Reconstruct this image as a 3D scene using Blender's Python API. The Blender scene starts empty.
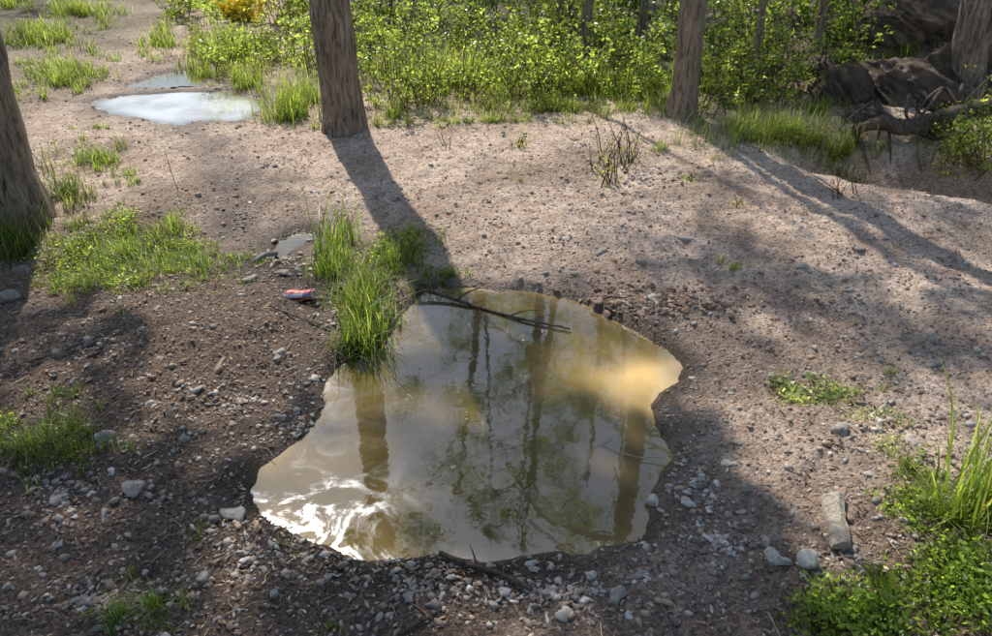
import bpy, numpy as np, math
from mathutils import Vector
rng=np.random.default_rng(7)
R=math.radians
# ------------------------------------------------------------ camera
PITCH=R(30.6); CH=1.6; FPX=780.0
cam=bpy.data.cameras.new("camera"); camo=bpy.data.objects.new("camera",cam)
bpy.context.collection.objects.link(camo); bpy.context.scene.camera=camo
cam.sensor_width=36; cam.lens=FPX/992*36; cam.clip_end=600; cam.clip_start=0.05
camo.location=(0,0,CH); camo.rotation_euler=(R(90)-PITCH,0,0)
# ------------------------------------------------------------ sun / sky
EL=R(49); AZ=R(-19.7)
S=np.array([math.sin(AZ)*math.cos(EL),math.cos(AZ)*math.cos(EL),math.sin(EL)])
sl=bpy.data.lights.new("sun","SUN"); so=bpy.data.objects.new("sun",sl); bpy.context.collection.objects.link(so)
sl.energy=5.0; sl.angle=R(0.5); sl.color=(1,0.955,0.87)
so.rotation_euler=Vector(S).to_track_quat('Z','Y').to_euler(); so.location=(0,0,20)
w=bpy.data.worlds.new("World"); bpy.context.scene.world=w; w.use_nodes=True
nt=w.node_tree; bg=nt.nodes["Background"]; sk=nt.nodes.new("ShaderNodeTexSky"); sk.sky_type='NISHITA'
sk.sun_disc=False; sk.sun_elevation=EL; sk.sun_rotation=AZ; sk.dust_density=1.0; sk.air_density=1.2; sk.ozone_density=1.3
nt.links.new(sk.outputs[0],bg.inputs[0]); bg.inputs[1].default_value=0.15
sc=bpy.context.scene; sc.view_settings.view_transform='Standard'; sc.view_settings.look='None'; sc.view_settings.exposure=0
# ------------------------------------------------------------ noise
TAB=np.random.default_rng(3).random((256,256))
def vn(x,y):
    xi=np.floor(x).astype(np.int64); yi=np.floor(y).astype(np.int64)
    fx=x-xi; fy=y-yi; fx=fx*fx*(3-2*fx); fy=fy*fy*(3-2*fy)
    a=TAB[xi&255,yi&255]; b=TAB[(xi+1)&255,yi&255]; c=TAB[xi&255,(yi+1)&255]; d=TAB[(xi+1)&255,(yi+1)&255]
    return (a*(1-fx)+b*fx)*(1-fy)+(c*(1-fx)+d*fx)*fy-0.5
def fbm(x,y,o=4):
    r=0;a=1
    for i in range(o):
        r=r+a*vn(x*2**i+17.3*i,y*2**i+9.1*i); a*=0.5
    return r
def ss(a,b,x):
    t=np.clip((x-a)/(b-a),0,1); return t*t*(3-2*t)
def G(px,py,z=0.0):
    px=np.asarray(px,float); py=np.asarray(py,float)
    dy=FPX*math.cos(PITCH)+(318-py)*math.sin(PITCH); dz=-FPX*math.sin(PITCH)+(318-py)*math.cos(PITCH)
    t=(z-CH)/dz
    return (px-496)*t, dy*t
def sdf(X,Y,poly):
    X=np.asarray(X,float);Y=np.asarray(Y,float)
    d=np.full(X.shape,1e9); ins=np.zeros(X.shape,bool); n=len(poly)
    for i in range(n):
        ax,ay=poly[i]; bx,by=poly[(i+1)%n]
        ex,ey=bx-ax,by-ay; wx,wy=X-ax,Y-ay
        t=np.clip((wx*ex+wy*ey)/(ex*ex+ey*ey+1e-12),0,1)
        d=np.minimum(d,(wx-ex*t)**2+(wy-ey*t)**2)
        if abs(ey)>1e-9:
            c=((ay>Y)!=(by>Y))&(X<ex*(Y-ay)/ey+ax); ins^=c
    d=np.sqrt(d); return np.where(ins,-d,d)
def segdist(X,Y,pts):
    d=np.full(np.shape(X),1e9)
    for (ax,ay),(bx,by) in zip(pts[:-1],pts[1:]):
        ex,ey=bx-ax,by-ay; t=np.clip(((X-ax)*ex+(Y-ay)*ey)/(ex*ex+ey*ey),0,1); d=np.minimum(d,np.hypot(X-ax-ex*t,Y-ay-ey*t))
    return d
WL=-0.04
P1=[(250,490),(258,470),(285,452),(310,432),(325,408),(330,382),(343,364),(368,356),(385,345),(400,325),(408,305),(425,291),(470,288),(520,291),(560,298),(590,306),(612,320),(640,333),(665,348),(684,366),(682,384),(662,394),(650,406),(655,425),(668,443),(673,458),(662,480),(655,497),(651,515),(645,532),(625,545),(590,552),(540,556),(500,562),(470,560),(440,553),(400,560),(370,561),(340,553),(310,541),(285,526),(262,513),(252,500)]
P2=[(92,103),(118,95),(150,93),(180,90),(230,92),(258,98),(266,110),(238,124),(200,121),(180,126),(140,120),(108,113)]
P3=[(270,252),(278,244),(292,235),(304,232),(312,236),(300,246),(286,258),(274,260)]
P4=[(128,86),(150,76),(185,70),(208,76),(200,87),(160,89)]
pools=[]
for P in (P1,P2,P3,P4):
    a=np.array(P,float); x,y=G(a[:,0],a[:,1],WL); pools.append(np.stack([x,y],1))
TR=[tuple(map(float,G(*p))) for p in [(170,85),(190,128),(225,160),(238,200),(262,240),(292,275),(320,300)]]
MX,MY=G(180,330)
RX,RY=G(655,308)
BX,BY=3.9,7.8
gA=np.array(G(845,152)); gB=np.array(G(1080,185))
def height(X,Y,full=True):
    X=np.asarray(X,float);Y=np.asarray(Y,float)
    h=0.05*fbm(X*0.6+3,Y*0.6,3)+0.03*fbm(X*2.7,Y*2.7,3)+0.022*fbm(X*10,Y*10,3)
    near=np.exp(-((X)**2+(Y-2.5)**2)/16.)
    if full: h=h+near*0.015*fbm(X*36,Y*36,2)
    h=h+0.07*np.exp(-((X-MX)**2/0.5+(Y-MY)**2/0.12))
    h=h+0.05*np.exp(-((X-RX)**2/0.10+(Y-RY)**2/0.012))
    h=h-0.035*np.exp(-(segdist(X,Y,TR)/.12)**2)
    bk=np.exp(-((X-BX)**2/1.6+(Y-BY)**2/1.2))
    h=h+0.8*bk*(1+0.6*fbm(X*2,Y*2,3))
    if full: h=h+bk*.18*fbm(X*6,Y*6,4)
    ex,ey=gB-gA; t=np.clip(((X-gA[0])*ex+(Y-gA[1])*ey)/(ex*ex+ey*ey),0,1)
    dg=np.sqrt((X-gA[0]-ex*t)**2+(Y-gA[1]-ey*t)**2)
    h=h-0.38*np.exp(-(dg/0.28)**2)
    h=h+0.03*np.maximum(0,Y-8.5)+0.02*np.maximum(0,np.abs(X)-6)
    for i,P in enumerate(pools):
        d=np.full(X.shape,9.0); c=P.mean(0); rad=np.max(np.hypot(*(P-c).T))+0.8
        m=(np.hypot(X-c[0],Y-c[1])<rad)
        if m.any():
            d[m]=sdf(X[m],Y[m],P)
        k=(1,2.8,1.6,3)[i]
        d=np.where(m,d+k*0.030*fbm(X*8,Y*8,3)+(1 if i==0 else 1.5)*0.012*vn(X*28,Y*28),d)
        wdt=0.30 if i==0 else 0.5
        out=WL+(h-WL)*((0.3 if i==0 else .12)*ss(0,0.03,d)+(.7 if i==0 else .88)*ss(0,wdt,d))+0.012*ss(0,0.02,d)*(1-ss(0.02,0.3,d))
        inn=WL-0.07*ss(0,0.2,-d)-0.004
        h=np.where(d>0,out,np.where(d>-8,inn,h))
    return h
def place(px,py):
    px=np.asarray(px,float);py=np.asarray(py,float)
    z=np.zeros(np.broadcast(px,py).shape)
    for i in range(5):
        x,y=G(px,py,z); z=0.5*z+0.5*np.clip(height(x,y,False),-0.3,0.5)
    x,y=G(px,py,z)
    return x,y
def pooldist(X,Y):
    d=np.full(np.shape(X),9.)
    for P in pools: d=np.minimum(d,sdf(X,Y,P))
    return d
# ------------------------------------------------------------ mesh builder
class MB:
    def __init__(s): s.v=[];s.f=[];s.m=[];s.c=[];s.n=0
    def add(s,V,F,col,mat=0):
        V=np.asarray(V,float);F=np.asarray(F,int)
        col=np.asarray(col,float)
        if col.ndim==1: col=np.tile(col,(len(V),1))
        s.v.append(V);s.f.append(F+s.n);s.m.append(np.full(len(F),mat));s.c.append(col);s.n+=len(V)
    def build(s,name,mats,smooth=True):
        V=np.concatenate(s.v);C=np.concatenate(s.c)
        me=bpy.data.meshes.new(name); me.vertices.add(len(V)); me.vertices.foreach_set("co",V.astype(np.float32).ravel())
        loops=np.concatenate([f.ravel() for f in s.f]); tot=np.concatenate([np.full(len(f),f.shape[1]) for f in s.f])
        st=np.concatenate([[0],np.cumsum(tot)[:-1]])
        me.loops.add(len(loops)); me.loops.foreach_set("vertex_index",loops.astype(np.int32))
        me.polygons.add(len(tot)); me.polygons.foreach_set("loop_start",st.astype(np.int32))
        me.polygons.foreach_set("material_index",np.concatenate(s.m).astype(np.int32))
        me.polygons.foreach_set("use_smooth",np.full(len(tot),smooth))
        me.update(calc_edges=True)
        ca=me.color_attributes.new("Col","FLOAT_COLOR","POINT")
        ca.data.foreach_set("color",np.concatenate([C,np.ones((len(C),1))],1).astype(np.float32).ravel())
        for m in mats: me.materials.append(m)
        o=bpy.data.objects.new(name,me); bpy.context.collection.objects.link(o); return o
def unit(v): return v/np.maximum(np.linalg.norm(v,axis=-1,keepdims=True),1e-9)
# ------------------------------------------------------------ materials
def newmat(name):
    m=bpy.data.materials.new(name); m.use_nodes=True; nt=m.node_tree; b=nt.nodes["Principled BSDF"]; return m,nt,b
def N(nt,t,**k):
    n=nt.nodes.new(t)
    for a,v in k.items(): setattr(n,a,v)
    return n
def noise(nt,scale,detail=6,rough=0.6,vec=None):
    n=N(nt,"ShaderNodeTexNoise"); n.inputs["Scale"].default_value=scale; n.inputs["Detail"].default_value=detail; n.inputs["Roughness"].default_value=rough
    if vec: nt.links.new(vec,n.inputs["Vector"])
    return n
def ramp(nt,src,stops):
    r=N(nt,"ShaderNodeValToRGB"); e=r.color_ramp.elements
    e[0].position=stops[0][0]; e[0].color=(*stops[0][1],1); e[1].position=stops[-1][0]; e[1].color=(*stops[-1][1],1)
    for p,c in stops[1:-1]:
        q=e.new(p); q.color=(*c,1)
    nt.links.new(src,r.inputs[0]); return r
def mix(nt,fac,a,b,mode='MIX'):
    m=N(nt,"ShaderNodeMix",data_type='RGBA',blend_type=mode)
    for s,v in ((m.inputs[0],fac),(m.inputs[6],a),(m.inputs[7],b)):
        if isinstance(v,(int,float)): s.default_value=v
        elif isinstance(v,tuple): s.default_value=(*v,1)
        else: nt.links.new(v,s)
    return m.outputs[2]
def leafmat(name,trans=0.45,rough=0.45,tint=(2.6,2.4,0.9)):
    m,nt,b=newmat(name); a=N(nt,"ShaderNodeAttribute",attribute_name="Col")
    nt.links.new(a.outputs["Color"],b.inputs["Base Color"]); b.inputs["Roughness"].default_value=rough
    b.inputs["Specular IOR Level"].default_value=0.45
    t=N(nt,"ShaderNodeBsdfTranslucent"); g=mix(nt,1.0,a.outputs["Color"],tint,'MULTIPLY'); nt.links.new(g,t.inputs[0])
    x=N(nt,"ShaderNodeMixShader"); x.inputs[0].default_value=trans
    nt.links.new(b.outputs[0],x.inputs[1]);nt.links.new(t.outputs[0],x.inputs[2]);nt.links.new(x.outputs[0],nt.nodes["Material Output"].inputs[0])
    return m
M_leaf=leafmat("foliage",0.58,.36,(3.0,2.8,1.4)); M_grass=leafmat("grass_blades",0.55,.38,(2.8,2.7,1.3))
M_dry=leafmat("dry_litter",0.15,0.7,(1.3,1.2,1.0))
def stonemat(name,scale=60,amp=0.4,rough=0.75,dist=.004):
    m,nt,b=newmat(name); a=N(nt,"ShaderNodeAttribute",attribute_name="Col"); g=N(nt,"ShaderNodeNewGeometry")
    n=noise(nt,scale,10,0.68,g.outputs["Position"]); r=ramp(nt,n.outputs[0],[(0.3,(0.45,0.41,0.37)),(0.52,(0.9,0.88,0.85)),(0.75,(1.25,1.22,1.16))])
    nt.links.new(mix(nt,1.0,a.outputs["Color"],r.outputs[0],'MULTIPLY'),b.inputs["Base Color"]); b.inputs["Roughness"].default_value=rough
    bp=N(nt,"ShaderNodeBump"); bp.inputs["Strength"].default_value=amp; bp.inputs["Distance"].default_value=dist
    nt.links.new(n.outputs[0],bp.inputs["Height"]); nt.links.new(bp.outputs[0],b.inputs["Normal"]); return m
M_stone=stonemat("stone"); M_rockface=stonemat("rough_rock",9,1.0,.9,.14)
def barkmat(name,c1,c2,moss=0.25):
    m,nt,b=newmat(name); g=N(nt,"ShaderNodeNewGeometry"); mp=N(nt,"ShaderNodeMapping"); mp.inputs["Scale"].default_value=(1,1,0.22)
    nt.links.new(g.outputs["Position"],mp.inputs[0])
    n=noise(nt,40,10,0.72,mp.outputs[0]); n2=noise(nt,5,4,0.6,g.outputs["Position"])
    n.inputs["Distortion"].default_value=0.6
    r=ramp(nt,n.outputs[0],[(0.38,c1),(0.5,tuple((p*.45+q*.55) for p,q in zip(c1,c2))),(0.64,c2)])
    mr=ramp(nt,n2.outputs[0],[(0.45,(0,0,0)),(0.7,(moss,)*3)])
    c=mix(nt,mr.outputs[0],r.outputs[0],(0.13,0.14,0.045))
    nt.links.new(c,b.inputs["Base Color"]); b.inputs["Roughness"].default_value=0.85
    bp=N(nt,"ShaderNodeBump"); bp.inputs["Strength"].default_value=1.0; bp.inputs["Distance"].default_value=0.03
    nt.links.new(n.outputs[0],bp.inputs["Height"]); nt.links.new(bp.outputs[0],b.inputs["Normal"]); return m
M_bark=barkmat("bark",(0.07,0.048,0.033),(0.50,0.385,0.29)); M_bark2=barkmat("bark_grey",(0.10,0.07,0.05),(0.52,0.40,0.29),0.15)
M_dead=barkmat("dead_wood",(0.04,0.028,0.02),(0.20,0.145,0.10),0.05)
M_pale=barkmat("weathered_wood",(0.42,0.34,0.25),(0.78,0.67,0.52),0.0)
# ground
def groundmat():
    m,nt,b=newmat("gravelly_dirt"); g=N(nt,"ShaderNodeNewGeometry"); P=g.outputs["Position"]
    a=N(nt,"ShaderNodeAttribute",attribute_name="Col"); sp=N(nt,"ShaderNodeSeparateColor"); nt.links.new(a.outputs["Color"],sp.inputs[0])
    n1=noise(nt,1.8,8,0.72,P); n2=noise(nt,16,10,0.75,P); n3=noise(nt,110,8,0.75,P)
    c=ramp(nt,n2.outputs[0],[(0.32,(0.36,0.25,0.185)),(0.46,(0.67,0.505,0.39)),(0.66,(0.83,0.68,0.555))]).outputs[0]
    c=mix(nt,ramp(nt,n1.outputs[0],[(0.46,(0,0,0)),(0.62,(0.7,0.7,0.7))]).outputs[0],c,(0.42,0.29,0.205))
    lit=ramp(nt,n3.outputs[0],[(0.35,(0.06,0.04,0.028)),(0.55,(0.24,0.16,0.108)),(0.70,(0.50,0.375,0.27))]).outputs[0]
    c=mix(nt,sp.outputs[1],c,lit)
    v=N(nt,"ShaderNodeTexVoronoi"); v.inputs["Scale"].default_value=95; nt.links.new(P,v.inputs["Vector"])
    vc=N(nt,"ShaderNodeSeparateColor"); nt.links.new(v.outputs["Color"],vc.inputs[0])
    vr=ramp(nt,vc.outputs[0],[(0.0,(0.42,0.35,0.31)),(0.35,(0.92,0.9,0.88)),(0.85,(1.1,1.08,1.05)),(1.0,(1.4,1.36,1.3))])
    c=mix(nt,0.8,c,vr.outputs[0],'MULTIPLY')
    sv=ramp(nt,n3.outputs[0],[(0.3,(0.42,0.38,0.35)),(0.48,(1.08,1.08,1.08))]); c=mix(nt,0.8,c,sv.outputs[0],'MULTIPLY')
    c=mix(nt,sp.outputs[2],c,(0.07,0.085,0.03))
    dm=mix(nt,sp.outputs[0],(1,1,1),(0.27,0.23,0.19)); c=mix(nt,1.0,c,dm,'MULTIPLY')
    nt.links.new(c,b.inputs["Base Color"])
    rr=N(nt,"ShaderNodeMapRange"); rr.inputs[3].default_value=0.9; rr.inputs[4].default_value=0.35; nt.links.new(sp.outputs[0],rr.inputs[0]); nt.links.new(rr.outputs[0],b.inputs["Roughness"])
    vd=N(nt,"ShaderNodeMath",operation='MULTIPLY_ADD'); vd.inputs[1].default_value=-0.6; nt.links.new(v.outputs["Distance"],vd.inputs[0])
    nt.links.new(n3.outputs[0],vd.inputs[2])
    ad=N(nt,"ShaderNodeMath",operation='MULTIPLY_ADD'); ad.inputs[1].default_value=1.6; nt.links.new(n2.outputs[0],ad.inputs[0]); nt.links.new(vd.outputs[0],ad.inputs[2])
    bp=N(nt,"ShaderNodeBump"); bp.inputs["Strength"].default_value=1.0; bp.inputs["Distance"].default_value=0.013
    nt.links.new(ad.outputs[0],bp.inputs["Height"]); nt.links.new(bp.outputs[0],b.inputs["Normal"]); return m
# ------------------------------------------------------------ ground sheet
def axis(c0,c1,s,grow,lim):
    a=list(np.arange(c0,c1,s)); st=s; x=a[-1]
    while x<lim: st=min(st*grow,25); x+=st; a.append(x)
    st=s; x=a[0]; b=[]
    while x>-lim: st=min(st*grow,25); x-=st; b.append(x)
    return np.array(b[::-1]+a)
xs=axis(-2.3,2.6,0.016,1.02,220); ys=axis(0.9,4.2,0.016,1.015,220)
X,Y=np.meshgrid(xs,ys); Xf,Yf=X.ravel(),Y.ravel(); Z=height(Xf,Yf)
nx,ny=len(xs),len(ys); I=np.arange(nx*ny).reshape(ny,nx)
F=np.stack([I[:-1,:-1],I[:-1,1:],I[1:,1:],I[1:,:-1]],-1).reshape(-1,4)
d=pooldist(Xf,Yf); nz=fbm(Xf*5,Yf*5,3)
damp=np.clip(np.exp(-np.maximum(d+0.10*nz,0)/0.14),0,1)
damp=np.maximum(damp,0.8*np.exp(-(np.maximum(segdist(Xf,Yf,TR)+.25*nz,0)/0.2)**2))
gx0,gy0=G(360,300); damp=np.maximum(damp,.8*np.exp(-(np.maximum(np.hypot(Xf-gx0,(Yf-gy0)*.8)+.2*nz,0)/.22)**2))
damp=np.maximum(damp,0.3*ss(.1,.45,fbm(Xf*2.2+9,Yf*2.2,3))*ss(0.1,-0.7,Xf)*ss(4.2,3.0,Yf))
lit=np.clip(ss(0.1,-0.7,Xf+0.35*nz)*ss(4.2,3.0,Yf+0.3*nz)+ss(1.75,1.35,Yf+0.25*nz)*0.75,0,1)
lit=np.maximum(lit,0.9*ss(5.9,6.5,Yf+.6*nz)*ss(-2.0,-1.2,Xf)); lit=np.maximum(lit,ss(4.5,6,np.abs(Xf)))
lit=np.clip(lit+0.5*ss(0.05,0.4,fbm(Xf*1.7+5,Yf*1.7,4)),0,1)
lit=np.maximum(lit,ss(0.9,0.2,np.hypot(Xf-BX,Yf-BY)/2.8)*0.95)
grn=np.clip(ss(6.1,7.2,Yf+.5*nz)*ss(-2.2,-1.2,Xf)*ss(3.2,2.4,Xf)*.75+ss(10,13,Yf)*.8,0,.85)
grn=np.maximum(grn,.5*ss(-2.9,-3.6,Xf+.12*(Yf-6)+.4*nz)*ss(5.5,7,Yf))
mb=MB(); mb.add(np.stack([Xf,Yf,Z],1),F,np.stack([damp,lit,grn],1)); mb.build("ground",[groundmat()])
# ------------------------------------------------------------ water
def watermat(name):
    m,nt,b=newmat(name); g=N(nt,"ShaderNodeNewGeometry"); P=g.outputs["Position"]; a=N(nt,"ShaderNodeAttribute",attribute_name="Col")
    sp=N(nt,"ShaderNodeSeparateColor"); nt.links.new(a.outputs["Color"],sp.inputs[0])
    n=noise(nt,3.5,6,0.65,P)
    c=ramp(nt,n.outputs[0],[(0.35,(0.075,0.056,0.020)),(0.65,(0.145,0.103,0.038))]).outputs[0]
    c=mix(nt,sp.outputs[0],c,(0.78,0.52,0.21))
    n4=noise(nt,150,3,0.6,P); n5=noise(nt,6,4,0.6,P)
    sk1=ramp(nt,n4.outputs[0],[(0.66,(0,0,0)),(0.72,(1,1,1))]); sk2=ramp(nt,n5.outputs[0],[(0.48,(0.05,)*3),(0.65,(.8,)*3)])
    fs=N(nt,"ShaderNodeMath",operation='MULTIPLY'); nt.links.new(sk1.outputs[0],fs.inputs[0]); nt.links.new(sk2.outputs[0],fs.inputs[1])
    n2=noise(nt,5,9,0.72,P); n2.inputs["Distortion"].default_value=1.6
    fr=ramp(nt,n2.outputs[0],[(0.47,(0,0,0)),(0.62,(1,1,1))])
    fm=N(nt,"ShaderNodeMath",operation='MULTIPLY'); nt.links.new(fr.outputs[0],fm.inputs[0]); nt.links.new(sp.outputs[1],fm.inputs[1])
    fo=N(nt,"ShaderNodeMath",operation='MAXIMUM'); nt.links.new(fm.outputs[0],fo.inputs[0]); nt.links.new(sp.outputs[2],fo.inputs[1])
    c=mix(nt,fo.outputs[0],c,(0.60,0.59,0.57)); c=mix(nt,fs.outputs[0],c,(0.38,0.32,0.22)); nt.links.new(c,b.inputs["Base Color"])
    rr=N(nt,"ShaderNodeMapRange"); rr.inputs[3].default_value=0.025; rr.inputs[4].default_value=0.3; nt.links.new(fm.outputs[0],rr.inputs[0]); nt.links.new(rr.outputs[0],b.inputs["Roughness"])
    b.inputs["IOR"].default_value=1.8
    w=noise(nt,14,3,0.5,P); bp=N(nt,"ShaderNodeBump"); bp.inputs["Strength"].default_value=0.08; bp.inputs["Distance"].default_value=0.004
    nt.links.new(w.outputs[0],bp.inputs["Height"]); nt.links.new(bp.outputs[0],b.inputs["Normal"]); return m
M_water=watermat("muddy_water")
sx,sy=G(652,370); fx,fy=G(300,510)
for P in pools:
    lo=P.min(0)-0.16; hi=P.max(0)+0.16
    gx=np.arange(lo[0],hi[0],0.025); gy=np.arange(lo[1],hi[1],0.025)
    X,Y=np.meshgrid(gx,gy); d=sdf(X,Y,P); I=np.arange(X.size).reshape(X.shape)
    F=np.stack([I[:-1,:-1],I[:-1,1:],I[1:,1:],I[1:,:-1]],-1).reshape(-1,4)
    F=F[(d.ravel()[F].min(1)<(0.055 if P is pools[0] else .11))]
    x,y=X.ravel(),Y.ravel(); dd=d.ravel()
    wob=1+.5*fbm(x*5,y*5,3)
    silt_sun=np.exp(-(((x-sx)/0.17)**2+((y-sy)/0.13)**2)*wob)*1.1+0.16*np.exp(-(((x-sx+0.12)/0.3)**2+((y-sy+0.15)/0.35)**2))+.22*np.exp(-np.maximum(-dd,0)/.03)  # shallow silt tone, with the sunlit orange patch painted into the water colour
    film_glare=0.8*np.exp(-(((x-fx)/0.28)**2+((y-fy)/0.22)**2))+0.5*np.exp(-np.maximum(-dd,0)/0.04)*ss(0.3,-0.3,x)+0.05  # scum film; its pale patch also paints in the white glare
    sky_glare=film_glare*0
    if P is not pools[0]: silt_sun*=0; film_glare=film_glare*0+(0.5 if P is pools[1] else 0.1); sky_glare=film_glare*0+(np.clip(.75+1.0*fbm(x*4,y*4,3),0,.95)*ss(-.03,.13,-dd) if P is pools[1] else 0)  # far puddle: bright sky reflection painted on as a pale colour
    mb=MB(); mb.add(np.stack([x,y,np.full_like(x,WL)],1),F,np.stack([np.clip(silt_sun,0,1),np.clip(film_glare,0,1),sky_glare],1)); mb.build("puddle",[M_water])
# ------------------------------------------------------------ stones
def ico(sub):
    import bmesh
    bm=bmesh.new(); bmesh.ops.create_icosphere(bm,subdivisions=sub,radius=1); bm.verts.ensure_lookup_table()
    V=np.array([v.co[:] for v in bm.verts]); F=np.array([[v.index for v in f.verts] for f in bm.faces]); bm.free(); return V,F
def stones(mb,x,y,s,sub,cols,sink=0.3,flat=0.6,lump=0.22):
    V,F=ico(sub); n=len(x); z=height(x,y)
    k=V.shape[0]; sc3=np.stack([rng.uniform(.75,1.35,n),rng.uniform(.6,1.0,n),rng.uniform(.4,.85,n)*flat/0.6],1)
    rad=1+lump*rng.normal(size=(n,k))*(0.6 if sub==1 else 0.35)
    if sub>=2:
        ph=rng.uniform(0,10,(n,1,3)); W=V[None]*2.1+ph
        rad=1+lump*1.3*(np.sin(W[...,0]*1.3+W[...,1])+np.sin(W[...,1]*1.7+W[...,2])+np.sin(W[...,2]*1.9-W[...,0]))/3+0.03*rng.normal(size=(n,k))*(1 if sub<4 else .4)
        for j in range(8):
            nn=unit(rng.normal(size=(n,1,3))); dp=(V[None]*nn).sum(-1); q=rng.uniform(.48,.68); rad=np.where(dp>q,rad*q/np.maximum(dp,q),rad)
    W=V[None]*rad[...,None]*sc3[:,None]
    a=rng.random(n)*6.283; t=rng.normal(size=n)*0.25
    ca,sa=np.cos(a)[:,None],np.sin(a)[:,None]; ct,st=np.cos(t)[:,None],np.sin(t)[:,None]
    wx,wy,wz=W[...,0],W[...,1],W[...,2]
    wy,wz=wy*ct-wz*st,wy*st+wz*ct
    wx,wy=wx*ca-wy*sa,wx*sa+wy*ca
    W=np.stack([wx,wy,wz],-1)*np.asarray(s)[:,None,None]
    W[...,0]+=x[:,None];W[...,1]+=y[:,None];W[...,2]+=(z+s*sc3[:,2]*(0.5-sink)*1.2)[:,None]
    FF=(F[None]+np.arange(n)[:,None,None]*k).reshape(-1,3)
    mb.add(W.reshape(-1,3),FF,np.repeat(cols,k,0))
def stonecols(n):
    base=np.array([[.44,.40,.35],[.34,.30,.26],[.58,.53,.47],[.34,.245,.185],[.23,.20,.175],[.40,.29,.21]])
    return base[rng.choice(6,n,p=[.22,.2,.13,.2,.10,.15])]*rng.uniform(.7,1.2,(n,1))
def gscatter(n,ylim=(0.7,9)):
    y=ylim[0]+(ylim[1]-ylim[0])*rng.random(n)**1.9; x=(rng.random(n)*2-1)*(0.95+0.72*y)
    d=pooldist(x,y); m=d>0.012
    m&=(fbm(x*2.5+40,y*2.5,3)+0.35*rng.normal(size=n)>-0.3)
    return x[m],y[m],d[m]
mb=MB()
x,y,d=gscatter(38000); s=0.0022+0.0055*rng.random(len(x))**2; stones(mb,x,y,s,1,stonecols(len(x)))
x,y,d=gscatter(10000); s=0.006+0.011*rng.random(len(x))**2.4; stones(mb,x,y,s,1,stonecols(len(x))*1.05,sink=.4)
def patch(px,py,rx,ry,n,gauss=False):
    a=rng.random(n)*6.283; r=np.sqrt(rng.random(n))
    if gauss: r=np.abs(rng.normal(size=n))*.6
    X0,Y0=place(px+rx*r*np.cos(a),py+ry*r*np.sin(a)); return X0,Y0
for (px,py,rx,ry,n,s0,s1) in [(560,595,160,35,380,.006,.020),(700,480,50,70,320,.005,.018),(240,400,100,60,300,.005,.018),(90,350,90,50,220,.005,.016),
     (655,303,70,17,130,.008,.020),(720,545,70,40,240,.005,.018),(250,550,90,50,240,.005,.018),(60,500,60,60,180,.006,.017),(880,430,110,80,380,.004,.016),(850,560,60,40,120,.006,.016),(285,258,35,20,100,.008,.026),(245,215,25,25,50,.008,.022),(640,180,160,50,260,.006,.018),(850,300,140,70,380,.004,.015),(560,240,160,40,260,.005,.015),(100,600,120,40,240,.005,.018),(300,430,25,50,140,.005,.016),(420,590,80,25,140,.006,.017),(120,300,60,20,60,.006,.016),(330,320,30,30,60,.006,.016)]:
    x,y=patch(px,py,rx,ry,n,True); m=pooldist(x,y)>0.01; x,y=x[m],y[m]; stones(mb,x,y,s0+(s1-s0)*rng.random(len(x))**2.6,2,stonecols(len(x))*1.08,sink=.35,flat=.5)
mb.build("gravel",[M_stone])
mb=MB(); x,y=patch(655,300,100,18,1100,True); m=pooldist(x,y)>0.01; x,y=x[m],y[m]
stones(mb,x,y,0.003+0.015*rng.random(len(x))**3,1,np.array([[.27,.175,.115]])*rng.uniform(.5,1.5,(len(x),1)),sink=.4,flat=.6); mb.build("soil_clods",[M_stone],False)
rocks=[(135,490,14,0),(655,503,13,1),(185,438,9,0),(105,441,13,0),(278,355,13,0),(262,570,9,0),(235,515,13,0),(213,520,9,2),(562,615,15,1),(618,597,15,0),(548,595,10,1),(655,300,12,1),(606,318,10,3),(722,297,9,0),(910,441,12,1),(841,433,14,0),(780,560,12,1),(808,562,18,1),(285,274,14,2),(267,256,12,2),(300,268,9,0),(220,366,11,3),(687,239,9,1),(730,465,9,1),(745,491,9,0),(600,254,8,0),(692,380,9,1),(432,606,11,2),(505,592,9,1),(411,600,8,0),(800,266,7,1),(198,392,7,0),(315,380,7,1),(205,580,9,0),(105,518,9,0),(60,495,10,0),(8,585,9,1),(840,494,11,3),(640,575,9,0),(590,575,8,1),(700,540,8,2),(380,620,8,0),(478,183,7,3),(90,606,8,2),(25,270,15,2),(8,300,12,0),(870,475,7,1),(598,300,9,3),(640,314,8,3),(60,355,9,2),(90,340,8,0),(150,405,8,1),(250,280,9,0),(690,505,9,1),(700,520,7,0),(884,410,8,1),(935,365,8,0),(770,350,7,3),(860,250,6,0)]
rc=[(.36,.32,.28),(.54,.49,.43),(.20,.18,.155),(.33,.22,.155)]
for (px,py,r,ci) in rocks:
    x,y=place([px],[py]); dep=y[0]*math.cos(PITCH)+CH*math.sin(PITCH)
    mb=MB(); stones(mb,x,y,np.array([r/FPX*dep*0.98]),3,np.array([rc[ci]]),sink=.38,flat=.55,lump=.2)
    mb.build("rock",[M_stone])
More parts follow.
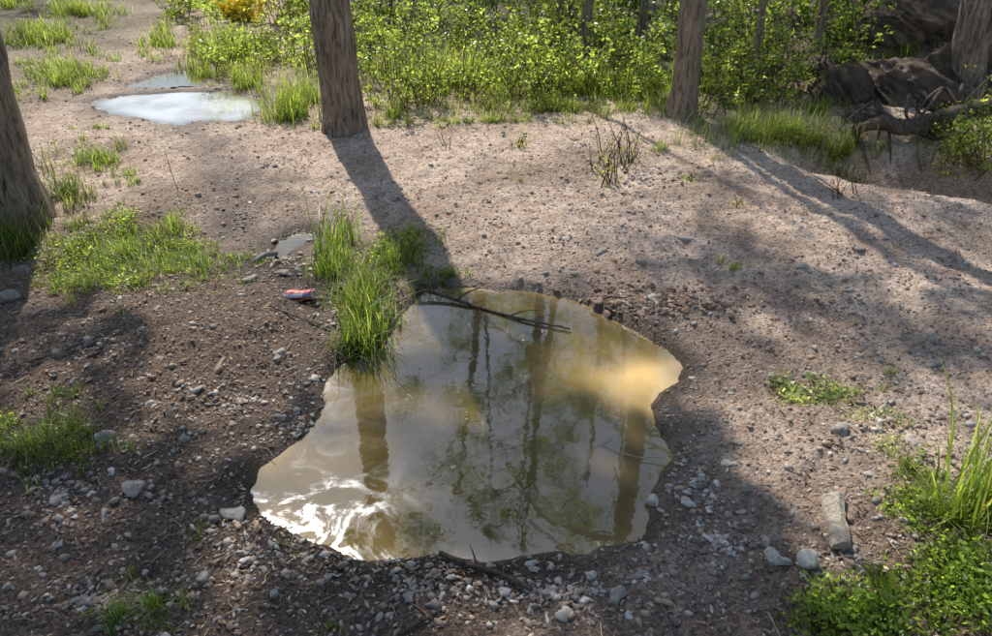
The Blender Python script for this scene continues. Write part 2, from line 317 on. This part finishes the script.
# ------------------------------------------------------------ litter
def leaves(mb,C,size,cols,flat=0.0,mat=0,asp=0.5,droop=None):
    n=len(C); d=rng.normal(size=(n,3)); d[:,2]*=(1-flat); d=unit(d)
    u=rng.normal(size=(n,3)); u[:,2]*=(1-flat); u=unit(u-(u*d).sum(1,keepdims=True)*d)
    s=np.asarray(size)[:,None]; nn=np.cross(d,u)
    b=C-d*s*.5; t=C+d*s*.5+nn*s*0.12; l=C+u*s*asp*.5-d*s*.05+nn*s*.05; r=C-u*s*asp*.5-d*s*.05+nn*s*.05
    V=np.stack([b,l,t,r],1).reshape(-1,3); F=np.arange(4*n).reshape(n,4)
    mb.add(V,F,np.repeat(cols,4,0),mat)
mb=MB()
def litcols(n):
    base=np.array([[.28,.185,.12],[.42,.30,.20],[.13,.08,.055],[.58,.47,.34],[.18,.11,.07]])
    return base[rng.choice(5,n,p=[.28,.24,.20,.14,.14])]*rng.uniform(.7,1.2,(n,1))
x,y,d=gscatter(80000); 
l=np.clip(ss(0.2,-0.8,x)*ss(4.6,3.,y)+ss(1.9,1.3,y)*.8,0.33,1); m=rng.random(len(x))<l; x,y=x[m],y[m]
leaves(mb,np.stack([x,y,height(x,y)+0.005],1),rng.uniform(.006,.024,len(x)),litcols(len(x)),flat=.7,asp=.4)
def tubes(mb,x,y,z,a,L,r,cols,mat=0,pitch=None):
    n=len(x); pit=rng.normal(size=n)*.1 if pitch is None else pitch; D=np.stack([np.cos(a)*np.cos(pit),np.sin(a)*np.cos(pit),np.sin(pit)],1); U=unit(np.cross(D,[0,0,1.])); W=np.cross(U,D)
    C=np.stack([x,y,z],1); bend=rng.normal(size=(n,1))*.12; rings=[]
    for i,t in enumerate((-.5,0,.5)):
        c=C+D*(L*t)[:,None]+U*bend*L[:,None]*(1 if i==1 else 0)
        for j in range(3):
            q=j*2.094; rings.append(c+(U*math.cos(q)+W*math.sin(q))*(r*(1.1-.5*(t+.5)))[:,None])
    V=np.stack(rings,1); F=[]
    for i in range(2):
        for j in range(3): F.append([i*3+j,i*3+(j+1)%3,(i+1)*3+(j+1)%3,(i+1)*3+j])
    F=(np.array(F)[None]+np.arange(n)[:,None,None]*9).reshape(-1,4); mb.add(V.reshape(-1,3),F,np.repeat(cols,9,0),mat)
x,y,d=gscatter(9000); m=rng.random(len(x))<np.clip(ss(0.4,-0.6,x)+ss(1.9,1.3,y),.25,1); x,y=x[m],y[m]; n=len(x)
tubes(mb,x,y,height(x,y)+.004,rng.random(n)*6.28,rng.uniform(.015,.09,n)*rng.uniform(.4,1.2,n),rng.uniform(.0007,.0022,n),litcols(n)*1.1)
mb.build("leaf_litter",[M_dry])
mb=MB(); x,y=patch(420,350,150,90,150,True); m=sdf(x,y,pools[0])<-.03; x,y=x[m],y[m]
n=len(x); C=np.stack([x,y,np.full(n,WL+.002)],1); leaves(mb,C,rng.uniform(.003,.010,n),litcols(n)*.9,flat=.97,asp=.5)
x,y=patch(560,500,120,50,14); m=sdf(x,y,pools[0])<-.05; x,y=x[m],y[m]; n=len(x); tubes(mb,x,y,np.full(n,WL+.002),rng.random(n)*6.28,rng.uniform(.02,.07,n),rng.uniform(.0006,.0012,n),litcols(n),pitch=np.zeros(n))
mb.build("floating_debris",[M_dry])
# ------------------------------------------------------------ trunks & trees
def tube(mb,path,rad,sides=18,rough=0.06,mat=0,seed=0,col=(.2,.15,.1),cap=False):
    path=np.array(path,float);rad=np.array(rad,float); n=len(path)
    T=np.gradient(path,axis=0); T=unit(T); ref=np.array([1.,0.,0.]) if abs(T[0][0])<.8 else np.array([0,1.,0]); V=[]
    th=np.arange(sides)/sides*2*np.pi
    for i in range(n):
        u=unit(ref-T[i]*(ref@T[i])); v=np.cross(T[i],u); ref=u
        rr=rad[i]*(1+rough*(fbm(np.cos(th)*2.2+seed+i*.12,np.sin(th)*2.2+i*.09+seed*.7,3)*1.6))
        V.append(path[i]+(u[None]*np.cos(th)[:,None]+v[None]*np.sin(th)[:,None])*rr[:,None])
    V=np.concatenate(V)
    I=np.arange(n*sides).reshape(n,sides); J=np.roll(I,-1,1)
    F=np.stack([I[:-1],J[:-1],J[1:],I[1:]],-1).reshape(-1,4); mb.add(V,F,col,mat)
    if cap:
        for i,s in ((0,-1),(n-1,1)):
            c=path[i]+T[i]*s*rad[i]*.12; ring=I[i]; VV=np.concatenate([V[ring],[c]]); 
            mb.add(VV,np.array([[k,(k+1)%sides,sides] for k in range(sides)]),col,mat)
def smoothpath(p,n):
    p=np.array(p,float); t=np.linspace(0,len(p)-1,n); out=[]
    for tt in t:
        i=min(int(tt),len(p)-2); f=tt-i; p0=p[max(i-1,0)];p1=p[i];p2=p[i+1];p3=p[min(i+2,len(p)-1)]
        out.append(.5*((2*p1)+(-p0+p2)*f+(2*p0-5*p1+4*p2-p3)*f*f+(-p0+3*p1-3*p2+p3)*f**3))
    return np.array(out)
GC=np.array([[.10,.16,.03],[.13,.19,.035],[.07,.12,.025],[.16,.21,.045]])
def gcols(n,pal=GC,v=.3): return pal[rng.choice(len(pal),n)]*rng.uniform(1-v,1+v,(n,1))
def cluster(mb,c,r,n,size=.06,mat=1,pal=GC):
    k=max(4,int(n/45)); sub=c+unit(rng.normal(size=(k,3)))*(r*rng.random((k,1))**.5)*np.array([1,1,.75])
    for q in sub[:14]:
        tube(mb,smoothpath([c,(c+q)/2+rng.normal(size=3)*.05*r,q],4),[.012,.009,.006,.003],4,0,0)
    C=sub[rng.choice(k,n)]+rng.normal(size=(n,3))*r*.17
    leaves(mb,C,rng.uniform(.7,1.25,n)*size,gcols(n,pal),mat=mat,asp=.7)
def tree(name,x,y,r0,r1,H,lean,clusters,bark,flare=0.5,curve=0.05,leafsize=.06,sides=28,topcl=3):
    mb=MB(); z0=float(height(np.array([x]),np.array([y]))[0])-0.12
    p=[(x+lean[0]*h*H+curve*(math.sin(h*3+x*3)-math.sin(x*3)),y+lean[1]*h*H,z0+h*H) for h in np.linspace(0,1,9)]
    n=90; path=smoothpath(p,n); hh=path[:,2]-z0
    rad=r1+(r0-r1)*(1-hh/H)**.9+r0*flare*np.exp(-hh/.16)
    tube(mb,path,rad,sides,.2,0,seed=x*7)
    for k in range(topcl): clusters=clusters+[(path[-1-k*4]+np.array([rng.normal()*.8,rng.normal()*.8,.2+.3*k]),.8,700)]
    for (c,r,nl) in clusters:
        c=np.array(c,float); hz=np.hypot(c[0]-x,c[1]-y)
        ih=np.argmin(abs(path[:,2]-(c[2]-.35*hz-.3))); ih=min(max(ih,40),n-2)
        a=path[ih]; mid=(a+c)/2+np.array([rng.normal()*.12,rng.normal()*.12,.12*hz]); L=smoothpath([a,mid,c],12)
        ra=min(rad[ih]*.5,.018+.017*np.linalg.norm(c-a)); tube(mb,L,np.linspace(ra,.008,12),8,.1,0,seed=r)
        cluster(mb,c,r,nl,leafsize)
    return mb.build(name,[bark,M_leaf])
def shade(px,py,h,r,n):
    x,y=G(px,py); t=h/S[2]; return (np.array([float(x)+S[0]*t,float(y)+S[1]*t,h]),r,n)
x1,y1=[float(v[0]) for v in place([344],[130])]
x2,y2=[float(v[0]) for v in place([684],[115])]
x3,y3=[float(v[0]) for v in place([-14],[225])]
x4,y4=[float(v[0]) for v in place([962],[100])]
tree("tree",x1,y1,.125,.07,8.6,(-.004,.01),[shade(680,435,6.0,.15,520),shade(705,490,6.2,.17,700),shade(735,550,6.4,.19,800),shade(760,610,6.3,.18,700),shade(690,560,6.2,.15,450),shade(372,605,6.5,.17,420),shade(365,640,6.5,.17,420),shade(560,700,7.2,.5,700),shade(330,730,7,.5,700),shade(660,415,6,.09,160),
  shade(520,400,8.2,.28,600),shade(440,430,8.4,.24,420),shade(560,470,8.0,.28,600),shade(470,510,8.3,.28,560),shade(590,410,8.4,.18,300),shade(610,520,8.0,.22,400),shade(420,350,8.5,.2,300),shade(500,330,8.3,.22,340),shade(555,540,7.8,.2,300)],M_bark,topcl=1,curve=.02,sides=40)
tree("tree",x3,y3,.29,.17,6.5,(.02,.0),[(np.array([x3-1.5,y3-.6,5.6]),.8,700),(np.array([x3-1.2,y3+1,6.3]),.8,700)],M_bark,flare=.2,sides=48,topcl=1)
tree("tree",x2,y2,.098,.06,7.5,(-.02,.03),[(np.array([x2+.9,y2+1.0,6.0]),.5,400),(np.array([x2+.4,y2+1.8,6.8]),.6,400),shade(930,330,6.0,.22,170),shade(880,235,5.6,.15,70),shade(970,290,6,.2,90)],M_bark2,topcl=1,curve=.03)
tree("tree",x4,y4,.13,.09,7.0,(-.09,.02),[shade(910,40,4.5,.6,500),shade(960,110,4.6,.6,500),shade(890,125,5.2,.4,400),shade(960,20,5.,.8,900),shade(920,150,5.,.35,400)],M_bark)
tree("tree",-4.7,6.6,.19,.11,8,(.06,0),[shade(40,330,6,.30,290),shade(150,345,6.3,.20,200),shade(60,440,6.2,.30,300),shade(180,450,6.6,.22,210),shade(50,560,6.4,.30,300),shade(170,540,6,.22,210),shade(260,590,6.7,.20,200),shade(110,630,6.2,.26,240),shade(-60,400,6,.5,600),shade(-80,560,6.5,.5,600),shade(300,400,6.9,.12,110),shade(250,480,6.4,.13,110)],M_bark,topcl=1)
for (px,py,h,r) in [(748,92,5.5,.028),(590,62,7,.05),(560,50,6.5,.03),(815,60,6,.035),(925,28,7,.05),(470,45,6,.03),(640,40,7,.035)]:
    x,y=[float(v[0]) for v in place([px],[py])]
    cl=[(np.array([x+rng.normal()*.5,y+rng.normal()*.5+.3,h*rng.uniform(.75,1.)]),.45,130) for i in range(2)]
    tree("sapling",x,y,r,r*.35,h,(rng.normal()*.03,rng.normal()*.02),cl,M_bark2,leafsize=.055,sides=10,topcl=0)
for (x,y,H,n) in [(0.75,10.6,8.5,4),(2.0,13.2,10.5,7),(3.9,12.0,9.5,7),(1.0,15.0,10.5,7),(-0.3,16.5,9.5,4),(5.8,12.5,10,9),(-8.0,12,9,8),(7,9,9,9),(0.2,12.0,9.0,3)]:
    cl=[(np.array([x+rng.normal()*.9,y+rng.normal()*.9+.5,H*rng.uniform(.55,.98)]),rng.uniform(.5,.85),400) for i in range(n)]
    tree("tree",x,y,rng.uniform(.07,.12),.035,H,(rng.normal()*.03,rng.normal()*.02),cl,M_bark2,leafsize=.07,sides=12,topcl=2)
# ------------------------------------------------------------ grass
def blades(mb,x,y,hgt,wid,cb,ct,lean=.5,z=None,mat=0):
    n=len(x); z=height(x,y)-.004 if z is None else z; a=rng.random(n)*6.283; ln=np.abs(rng.normal(size=n))*lean+.08
    side=np.stack([-np.sin(a),np.cos(a),np.zeros(n)],1); rows=[]; T=[0,.3,.62,.86,1]
    cols=[]
    for t in T:
        hor=hgt*ln*t**2; up=hgt*(t-.35*np.minimum(ln,1.4)*t**2.6)
        c=np.stack([x+np.cos(a)*hor,y+np.sin(a)*hor,z+up],1); wd=(wid*(1-t**1.6)+.0003)[:,None]
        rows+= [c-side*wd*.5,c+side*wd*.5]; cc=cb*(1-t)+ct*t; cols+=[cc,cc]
    V=np.stack(rows,1); C=np.stack(cols,1); F=np.array([[2*i,2*i+1,2*i+3,2*i+2] for i in range(4)])
    F=(F[None]+np.arange(n)[:,None,None]*10).reshape(-1,4); mb.add(V.reshape(-1,3),F,C.reshape(-1,3),mat)
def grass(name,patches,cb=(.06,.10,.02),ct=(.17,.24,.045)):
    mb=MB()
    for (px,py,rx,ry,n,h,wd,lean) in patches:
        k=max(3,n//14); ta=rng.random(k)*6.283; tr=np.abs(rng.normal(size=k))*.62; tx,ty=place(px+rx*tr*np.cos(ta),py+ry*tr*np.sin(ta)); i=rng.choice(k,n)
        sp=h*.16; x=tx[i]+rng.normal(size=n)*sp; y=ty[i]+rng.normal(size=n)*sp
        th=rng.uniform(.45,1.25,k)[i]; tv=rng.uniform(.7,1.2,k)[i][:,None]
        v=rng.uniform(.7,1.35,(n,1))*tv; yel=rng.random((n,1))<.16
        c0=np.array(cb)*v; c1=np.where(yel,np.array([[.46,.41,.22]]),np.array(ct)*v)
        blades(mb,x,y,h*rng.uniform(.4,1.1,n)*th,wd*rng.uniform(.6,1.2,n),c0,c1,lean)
    return mb.build(name,[M_grass])
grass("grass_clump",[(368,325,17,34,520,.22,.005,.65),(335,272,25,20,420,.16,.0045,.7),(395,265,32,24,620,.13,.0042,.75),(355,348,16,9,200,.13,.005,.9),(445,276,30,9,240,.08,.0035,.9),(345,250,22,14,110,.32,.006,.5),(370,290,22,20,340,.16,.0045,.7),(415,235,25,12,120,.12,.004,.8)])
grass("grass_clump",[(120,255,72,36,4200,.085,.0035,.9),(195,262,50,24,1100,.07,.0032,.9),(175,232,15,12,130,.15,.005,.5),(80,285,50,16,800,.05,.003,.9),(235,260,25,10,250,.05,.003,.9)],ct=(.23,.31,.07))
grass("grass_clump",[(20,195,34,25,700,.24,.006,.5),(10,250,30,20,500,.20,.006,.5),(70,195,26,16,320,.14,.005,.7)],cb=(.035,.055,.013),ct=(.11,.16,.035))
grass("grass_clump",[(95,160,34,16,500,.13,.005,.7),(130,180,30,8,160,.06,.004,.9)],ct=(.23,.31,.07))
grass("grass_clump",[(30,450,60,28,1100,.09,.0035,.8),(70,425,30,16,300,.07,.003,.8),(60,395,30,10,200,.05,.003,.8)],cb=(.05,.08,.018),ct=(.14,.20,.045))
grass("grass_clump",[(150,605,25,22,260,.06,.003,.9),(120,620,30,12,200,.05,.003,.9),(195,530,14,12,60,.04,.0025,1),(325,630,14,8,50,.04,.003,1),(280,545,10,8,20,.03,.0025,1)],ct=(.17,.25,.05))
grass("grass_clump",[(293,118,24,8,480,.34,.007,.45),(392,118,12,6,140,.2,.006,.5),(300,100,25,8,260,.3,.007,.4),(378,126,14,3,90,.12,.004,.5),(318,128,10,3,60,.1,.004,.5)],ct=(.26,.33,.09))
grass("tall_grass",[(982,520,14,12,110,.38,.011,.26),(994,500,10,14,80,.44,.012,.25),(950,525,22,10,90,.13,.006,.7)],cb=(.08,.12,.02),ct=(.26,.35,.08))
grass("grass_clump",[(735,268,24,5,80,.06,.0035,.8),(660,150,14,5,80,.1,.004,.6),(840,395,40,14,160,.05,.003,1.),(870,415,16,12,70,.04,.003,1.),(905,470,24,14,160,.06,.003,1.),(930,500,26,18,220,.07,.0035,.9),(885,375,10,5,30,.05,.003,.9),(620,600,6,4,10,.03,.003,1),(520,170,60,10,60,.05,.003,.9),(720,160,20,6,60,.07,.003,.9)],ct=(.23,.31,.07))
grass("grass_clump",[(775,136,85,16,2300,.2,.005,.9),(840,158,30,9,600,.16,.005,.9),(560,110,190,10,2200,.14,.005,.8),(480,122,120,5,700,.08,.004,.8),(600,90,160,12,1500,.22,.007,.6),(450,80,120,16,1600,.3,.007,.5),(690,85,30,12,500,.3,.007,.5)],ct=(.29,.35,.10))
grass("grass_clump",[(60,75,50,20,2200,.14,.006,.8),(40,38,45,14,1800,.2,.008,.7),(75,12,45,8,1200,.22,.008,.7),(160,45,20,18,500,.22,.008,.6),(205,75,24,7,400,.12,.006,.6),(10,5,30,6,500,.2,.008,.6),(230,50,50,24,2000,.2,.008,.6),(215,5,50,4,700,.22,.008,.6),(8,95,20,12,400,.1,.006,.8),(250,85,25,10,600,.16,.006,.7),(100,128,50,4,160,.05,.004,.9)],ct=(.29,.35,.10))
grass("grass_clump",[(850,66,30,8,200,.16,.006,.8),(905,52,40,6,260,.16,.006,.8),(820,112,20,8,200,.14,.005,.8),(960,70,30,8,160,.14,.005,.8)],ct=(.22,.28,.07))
# ------------------------------------------------------------ shrubs
def shrub(name,specs,pal=GC,flower=None):
    mb=MB()
    for (px,py,rx,ry,nst,h,nl,ls) in specs:
        kc=max(2,nst//5); a=rng.random(kc)*6.283; r=np.sqrt(rng.random(kc)); qx=px+rx*r*np.cos(a); qy=py+ry*r*np.sin(a); ci=rng.choice(kc,nst); hc=rng.uniform(.45,1.35,kc); vc=rng.uniform(.6,1.3,kc)
        x,y=place(qx[ci],qy[ci]); x=x+rng.normal(size=nst)*.16*h; y=y+rng.normal(size=nst)*.16*h; z=height(x,y)
        H=h*rng.uniform(.6,1.1,nst)*hc[ci]; dirr=rng.normal(size=(nst,2))*.45
        per=max(4,nl//nst)
        base=np.stack([x,y,z-.02],1)
        for i in range(nst):
            tip=base[i]+np.array([dirr[i,0]*H[i],dirr[i,1]*H[i],H[i]]); mid=(base[i]+tip)/2+rng.normal(size=3)*.08*H[i]
            sp=smoothpath([base[i],mid,tip],6); tube(mb,sp,np.linspace(.003+.004*H[i],.0012,6),4,0,1)
            k=max(3,per//12); tt=rng.uniform(.08,1,k)**.8*5; i0=np.minimum(tt.astype(int),4); f=(tt-i0)[:,None]; q0=sp[i0]*(1-f)+sp[i0+1]*f
            q1=q0+unit(rng.normal(size=(k,3))*np.array([1,1,.5])+[0,0,.25])*(.05+.24*H[i]*rng.random((k,1)))
            j=rng.choice(k,per); u=rng.random((per,1)); C=q0[j]*(1-u)+q1[j]*u+rng.normal(size=(per,3))*.018
            C[:,2]=np.maximum(C[:,2],z[i]+.01)
            shadev=rng.uniform(.8,1.2)*vc[ci[i]]
            leaves(mb,C,ls*rng.uniform(.5,1.4,per),gcols(per,pal)*shadev,flat=.35,mat=0,asp=.55)
            if flower is not None:
                m=rng.random(per)<.5; leaves(mb,C[m]+[0,0,.03],np.full(m.sum(),.042),np.array([flower])*rng.uniform(.8,1.2,(m.sum(),1)),asp=.9,mat=2)
    return mb.build(name,[M_leaf,M_dead,M_dry])
LP=np.array([[.18,.24,.055],[.24,.30,.08],[.12,.18,.04],[.31,.35,.12]])
DP=np.array([[.05,.09,.02],[.08,.12,.03],[.10,.14,.035]])
shrub("bush",[(410,98,42,14,44,.45,2600,.030),(450,95,34,10,30,.42,1900,.026)],LP)
shrub("bush",[(520,96,52,12,44,.42,2800,.028),(570,92,45,12,36,.5,2400,.034)],LP)
shrub("bush",[(625,93,38,12,34,.42,2100,.028),(640,72,50,10,32,.6,2200,.038)],LP)
shrub("bush",[(735,112,36,10,34,.40,2400,.027),(775,95,30,10,30,.5,1900,.030),(720,85,25,8,20,.6,1300,.032),(810,90,22,10,22,.5,1300,.03)],LP*.95)
shrub("bush",[(400,60,65,14,48,.6,4000,.035),(500,55,65,14,50,.6,4200,.035)],LP)
shrub("bush",[(600,52,75,14,50,.6,4400,.037),(720,62,50,12,40,.7,3200,.037)],LP*.85)
shrub("bush",[(450,22,150,12,70,.95,6800,.045)],GC*1.2); shrub("bush",[(640,20,120,12,64,.95,6000,.045)],GC*.9)
shrub("bush",[(790,40,55,14,44,.7,3800,.04),(850,15,60,6,26,.7,2000,.045)],GC*.9)
shrub("bush",[(235,62,34,16,40,.30,2400,.032),(300,62,34,14,36,.45,2400,.035),(190,15,30,8,24,.35,1600,.04)],LP)
shrub("bush",[(330,22,70,12,50,.65,4300,.042)],LP*.9)
shrub("bush",[(560,-15,280,10,90,1.2,8000,.055)],GC*.8); shrub("bush",[(250,-18,50,4,20,.5,1500,.05)],LP*.9)
shrub("bush",[(955,165,38,14,38,.30,2000,.024),(985,140,20,16,20,.40,900,.024)],LP*.8)
shrub("flowering_gorse",[(236,21,9,2,14,.34,1100,.03),(252,20,9,2,12,.32,900,.03)],GC*1.4,flower=(.88,.66,.05))
shrub("dead_brush",[(610,165,40,18,34,.24,520,.018),(500,150,60,10,14,.12,120,.016),(700,190,60,30,18,.08,120,.014)],np.array([[.26,.24,.12],[.20,.26,.07]]))
shrub("low_weeds",[(900,610,100,30,190,.055,3600,.016),(965,575,34,24,80,.07,1400,.017),(925,500,50,34,70,.05,900,.015),(850,625,55,12,60,.05,800,.015)],np.array([[.16,.23,.045],[.22,.30,.07],[.12,.17,.035]]))
shrub("low_weeds",[(122,252,82,36,170,.06,4800,.014),(395,250,34,16,40,.08,800,.018),(90,280,55,18,60,.035,1200,.012),(30,445,55,26,60,.05,1200,.012)],LP*.9)
shrub("creeping_weed",[(820,400,40,14,22,.03,360,.024),(800,390,30,10,12,.03,160,.024),(870,430,40,16,20,.03,300,.014)],np.array([[.34,.37,.26],[.22,.26,.15]]))
shrub("red_stemmed_weed",[(843,190,14,8,9,.22,18,.014)],np.array([[.35,.12,.06],[.2,.12,.05]]))
# distant woods
mb=MB(); n=22000; K=150; ca=rng.random(K)*6.283; 
azi=(np.degrees(np.pi/2-ca)+180)%360-180; ca=ca[(azi<-34)|(azi>-8)]; K=len(ca); cl=rng.choice(K,n); cr=rng.uniform(19,30,K); ch=rng.uniform(.5,6.5,K)
q=rng.normal(size=(n,3))*np.array([1.5,1.5,1.1]); C=np.stack([np.cos(ca[cl])*cr[cl],np.sin(ca[cl])*cr[cl],ch[cl]],1)+q; C[:,2]=np.abs(C[:,2])
leaves(mb,C,rng.uniform(.18,.35,n),gcols(n,DP),asp=.7)
for i in range(60):
    t=ca[rng.choice(K)]; r=rng.uniform(18,28); b=np.array([math.cos(t)*r,math.sin(t)*r,0]); tube(mb,[b,b+[0,0,4],b+[.3,0,7]],[.14,.1,.05],7,.05,1)
mb.build("distant_trees",[M_leaf,M_bark])
# ------------------------------------------------------------ rock bank, log, sticks
def pz(px,py,dz=0):
    x,y=place([px],[py]); return np.array([x[0],y[0],height(x,y)[0]+dz])
def outcrop(px,py,R3,col,cuts=34,dz=0):
    V,F=ico(6); rad=np.ones(len(V)); r0=np.random.default_rng(int(px))
    for j in range(cuts):
        nn=unit(r0.normal(size=3)); q=r0.uniform(.62,.93); dp=V@nn; rad=np.where(dp>q,np.minimum(rad,q/np.maximum(dp,q)),rad)
    P=V*rad[:,None]; P=P*(1+.22*fbm(V[:,0]*2.6+V[:,2]*1.9+px,V[:,1]*2.6-V[:,2]*1.5,4)[:,None]+.12*fbm(V[:,0]*9+V[:,2]*7,V[:,1]*9-V[:,2]*6,4)[:,None])
    W=P*np.array(R3)+pz(px,py,dz); mb=MB(); cc=np.array(col)*np.clip(1+1.2*fbm(V[:,0]*5+V[:,2]*4,V[:,1]*5,4),.45,1.7)[:,None]; mb.add(W,F,cc); mb.build("boulder",[M_rockface])
for a_ in [(900,95,(.62,.45,.36),(.27,.195,.14)),(838,98,(.30,.30,.28),(.23,.17,.12)),(955,90,(.48,.4,.44),(.21,.155,.11)),(868,122,(.22,.2,.15),(.29,.22,.16)),(815,72,(.24,.22,.16),(.21,.155,.11)),(905,45,(.5,.4,.3),(.30,.22,.155)),(930,132,(.2,.18,.14),(.24,.18,.13))]: outcrop(*a_)
mb=MB()
a=pz(850,140,.05); b=pz(905,142,.10); c=pz(985,128,.16)
tube(mb,smoothpath([a,(a+b)/2+[0,0,.05],b,c],40),np.linspace(.035,.06,40)*(1+.08*rng.normal(size=40)),20,.5,0,3,cap=True)
for i in range(14):
    s=a+(c-a)*rng.random()+[0,.1,.15]; e=s+np.array([rng.normal()*.3,-rng.uniform(.1,.4),-rng.uniform(.1,.4)]); tube(mb,smoothpath([s,(s+e)/2+rng.normal(size=3)*.06,e],8),np.linspace(.016,.004,8),7,.2,0,i)
mb.build("fallen_log",[M_dead])
def stick(name,pts,r0,r1,mat,side=[],dz=.012,zabs=None,jit=.06,rough=.2):
    mb=MB(); P=[pz(px,py,dz) for px,py in pts]
    if zabs is not None:
        P=[np.array([p[0],p[1],max(p[2],WL+z)]) for p,z in zip(P,zabs)]
    k=30; Q=smoothpath(P,k); Q[1:-1]+=rng.normal(size=(k-2,3))*.001; tube(mb,Q,np.linspace(r0,r1,k)*(1+jit*rng.normal(size=k)),11,rough,0,1,cap=True)
    for (i,dx,dy,dzz,r) in side:
        s=Q[i]; e=s+np.array([dx,dy,dzz]); tube(mb,smoothpath([s,(s+e)/2+[0,0,.01],e],7),np.linspace(r,r*.4,7),6,.1,0,2,cap=True)
    mb.build(name,[mat])
stick("fallen_branch",[(416,290),(445,308),(478,322),(520,335),(569,346)],.009,.004,M_dead,[(10,.10,.05,.03,.005),(14,.03,-.10,.02,.004),(20,.13,.03,.01,.003)],zabs=[.03,.02,.006,.008,.012])
stick("fallen_branch",[(440,556),(470,567),(500,577),(532,592)],.007,.006,M_dead,[(12,-.02,.06,.01,.003)])
stick("twig",[(30,365),(75,350),(105,335)],.004,.002,M_dead); stick("twig",[(270,310),(300,320),(330,330)],.003,.002,M_dead); stick("twig",[(400,636),(440,612)],.005,.003,M_dead)
stick("twig",[(165,150),(178,190)],.003,.002,M_pale,dz=.03); stick("twig",[(690,455),(640,465),(600,462)],.002,.001,M_pale,zabs=[.005,.01,.004])
mb=MB(); a=pz(833,500,.024); c=pz(838,552,.028); n=14; prof=np.array([[-1,-.5],[-.9,.25],[-.35,.75],[.3,.6],[.95,.2],[1,-.5],[.2,-.75]])
D=unit(c-a); U=unit(np.cross(D,[0,0,1.])); W=np.cross(U,D); V=[]
for i in range(n):
    t=i/(n-1); r=.031*(1-.18*t)*(1+.04*rng.normal()); 
    for (p,q) in prof: V.append(a+(c-a)*(t+.03*p*(1 if i in(0,n-1) else 0))+U*(p*r+.004*math.sin(t*5))+W*q*r*.8+rng.normal(size=3)*.0008)
k=len(prof); V=np.array(V); I=np.arange(n*k).reshape(n,k); J=np.roll(I,-1,1); mb.add(V,np.stack([I[:-1],J[:-1],J[1:],I[1:]],-1).reshape(-1,4),(.4,.3,.2))
for i in (0,n-1): mb.add(np.concatenate([V[I[i]],[V[I[i]].mean(0)]]),np.array([[j,(j+1)%k,k] for j in range(k)]),(.4,.3,.2))
mb.build("wood_chunk",[M_pale],False)
# ------------------------------------------------------------ crushed can
m,nt,b=newmat("can_paint"); at=N(nt,"ShaderNodeAttribute",attribute_name="Col"); nt.links.new(at.outputs["Color"],b.inputs["Base Color"]); b.inputs["Roughness"].default_value=.45; b.inputs["Metallic"].default_value=.1
mb=MB(); c=pz(300,298,.020); nr,nsd=26,28; V=[];C=[]
prof=np.linspace(-.058,.058,nr); th=np.arange(nsd)/nsd*2*np.pi
for i,t in enumerate(prof):
    e=abs(t)/.058; r=.027*(1-.22*ss(.86,1,e)); dent=1-.22*np.exp(-((t-.012)/.018)**2)*(np.cos(th-1.2)>0)*np.cos(th-1.2)-.12*np.sin(t*160+th*2)*.3
    V.append(np.stack([np.full(nsd,t)+.004*np.sin(th*2),r*np.cos(th)*dent*1.1,r*np.sin(th)*dent*.82],1))
    for q in th:
        if e>.93: cc=(.5,.5,.5)
        elif math.cos(q)<-.25 and math.sin(q)>.15 and math.sin(q)<.75: cc=(.60,.58,.58) if t<.02 else (.12,.16,.34)
        else: cc=(.30,.022,.022)
        C.append(cc)
I=np.arange(nr*nsd).reshape(nr,nsd); J=np.roll(I,-1,1); V=np.concatenate(V); C=np.array(C)
aa=R(4); V=np.stack([V[:,0]*math.cos(aa)-V[:,1]*math.sin(aa),V[:,0]*math.sin(aa)+V[:,1]*math.cos(aa),V[:,2]],1)+c
mb.add(V,np.stack([I[:-1],J[:-1],J[1:],I[1:]],-1).reshape(-1,4),C)
for i in (0,nr-1):
    cc=V[I[i]].mean(0)+(-1 if i else 1)*np.array([.004,0,0]); mb.add(np.concatenate([V[I[i]],[cc]]),np.array([[k,(k+1)%nsd,nsd] for k in range(nsd)]),(.6,.6,.6))
mb.build("crushed_can",[m])
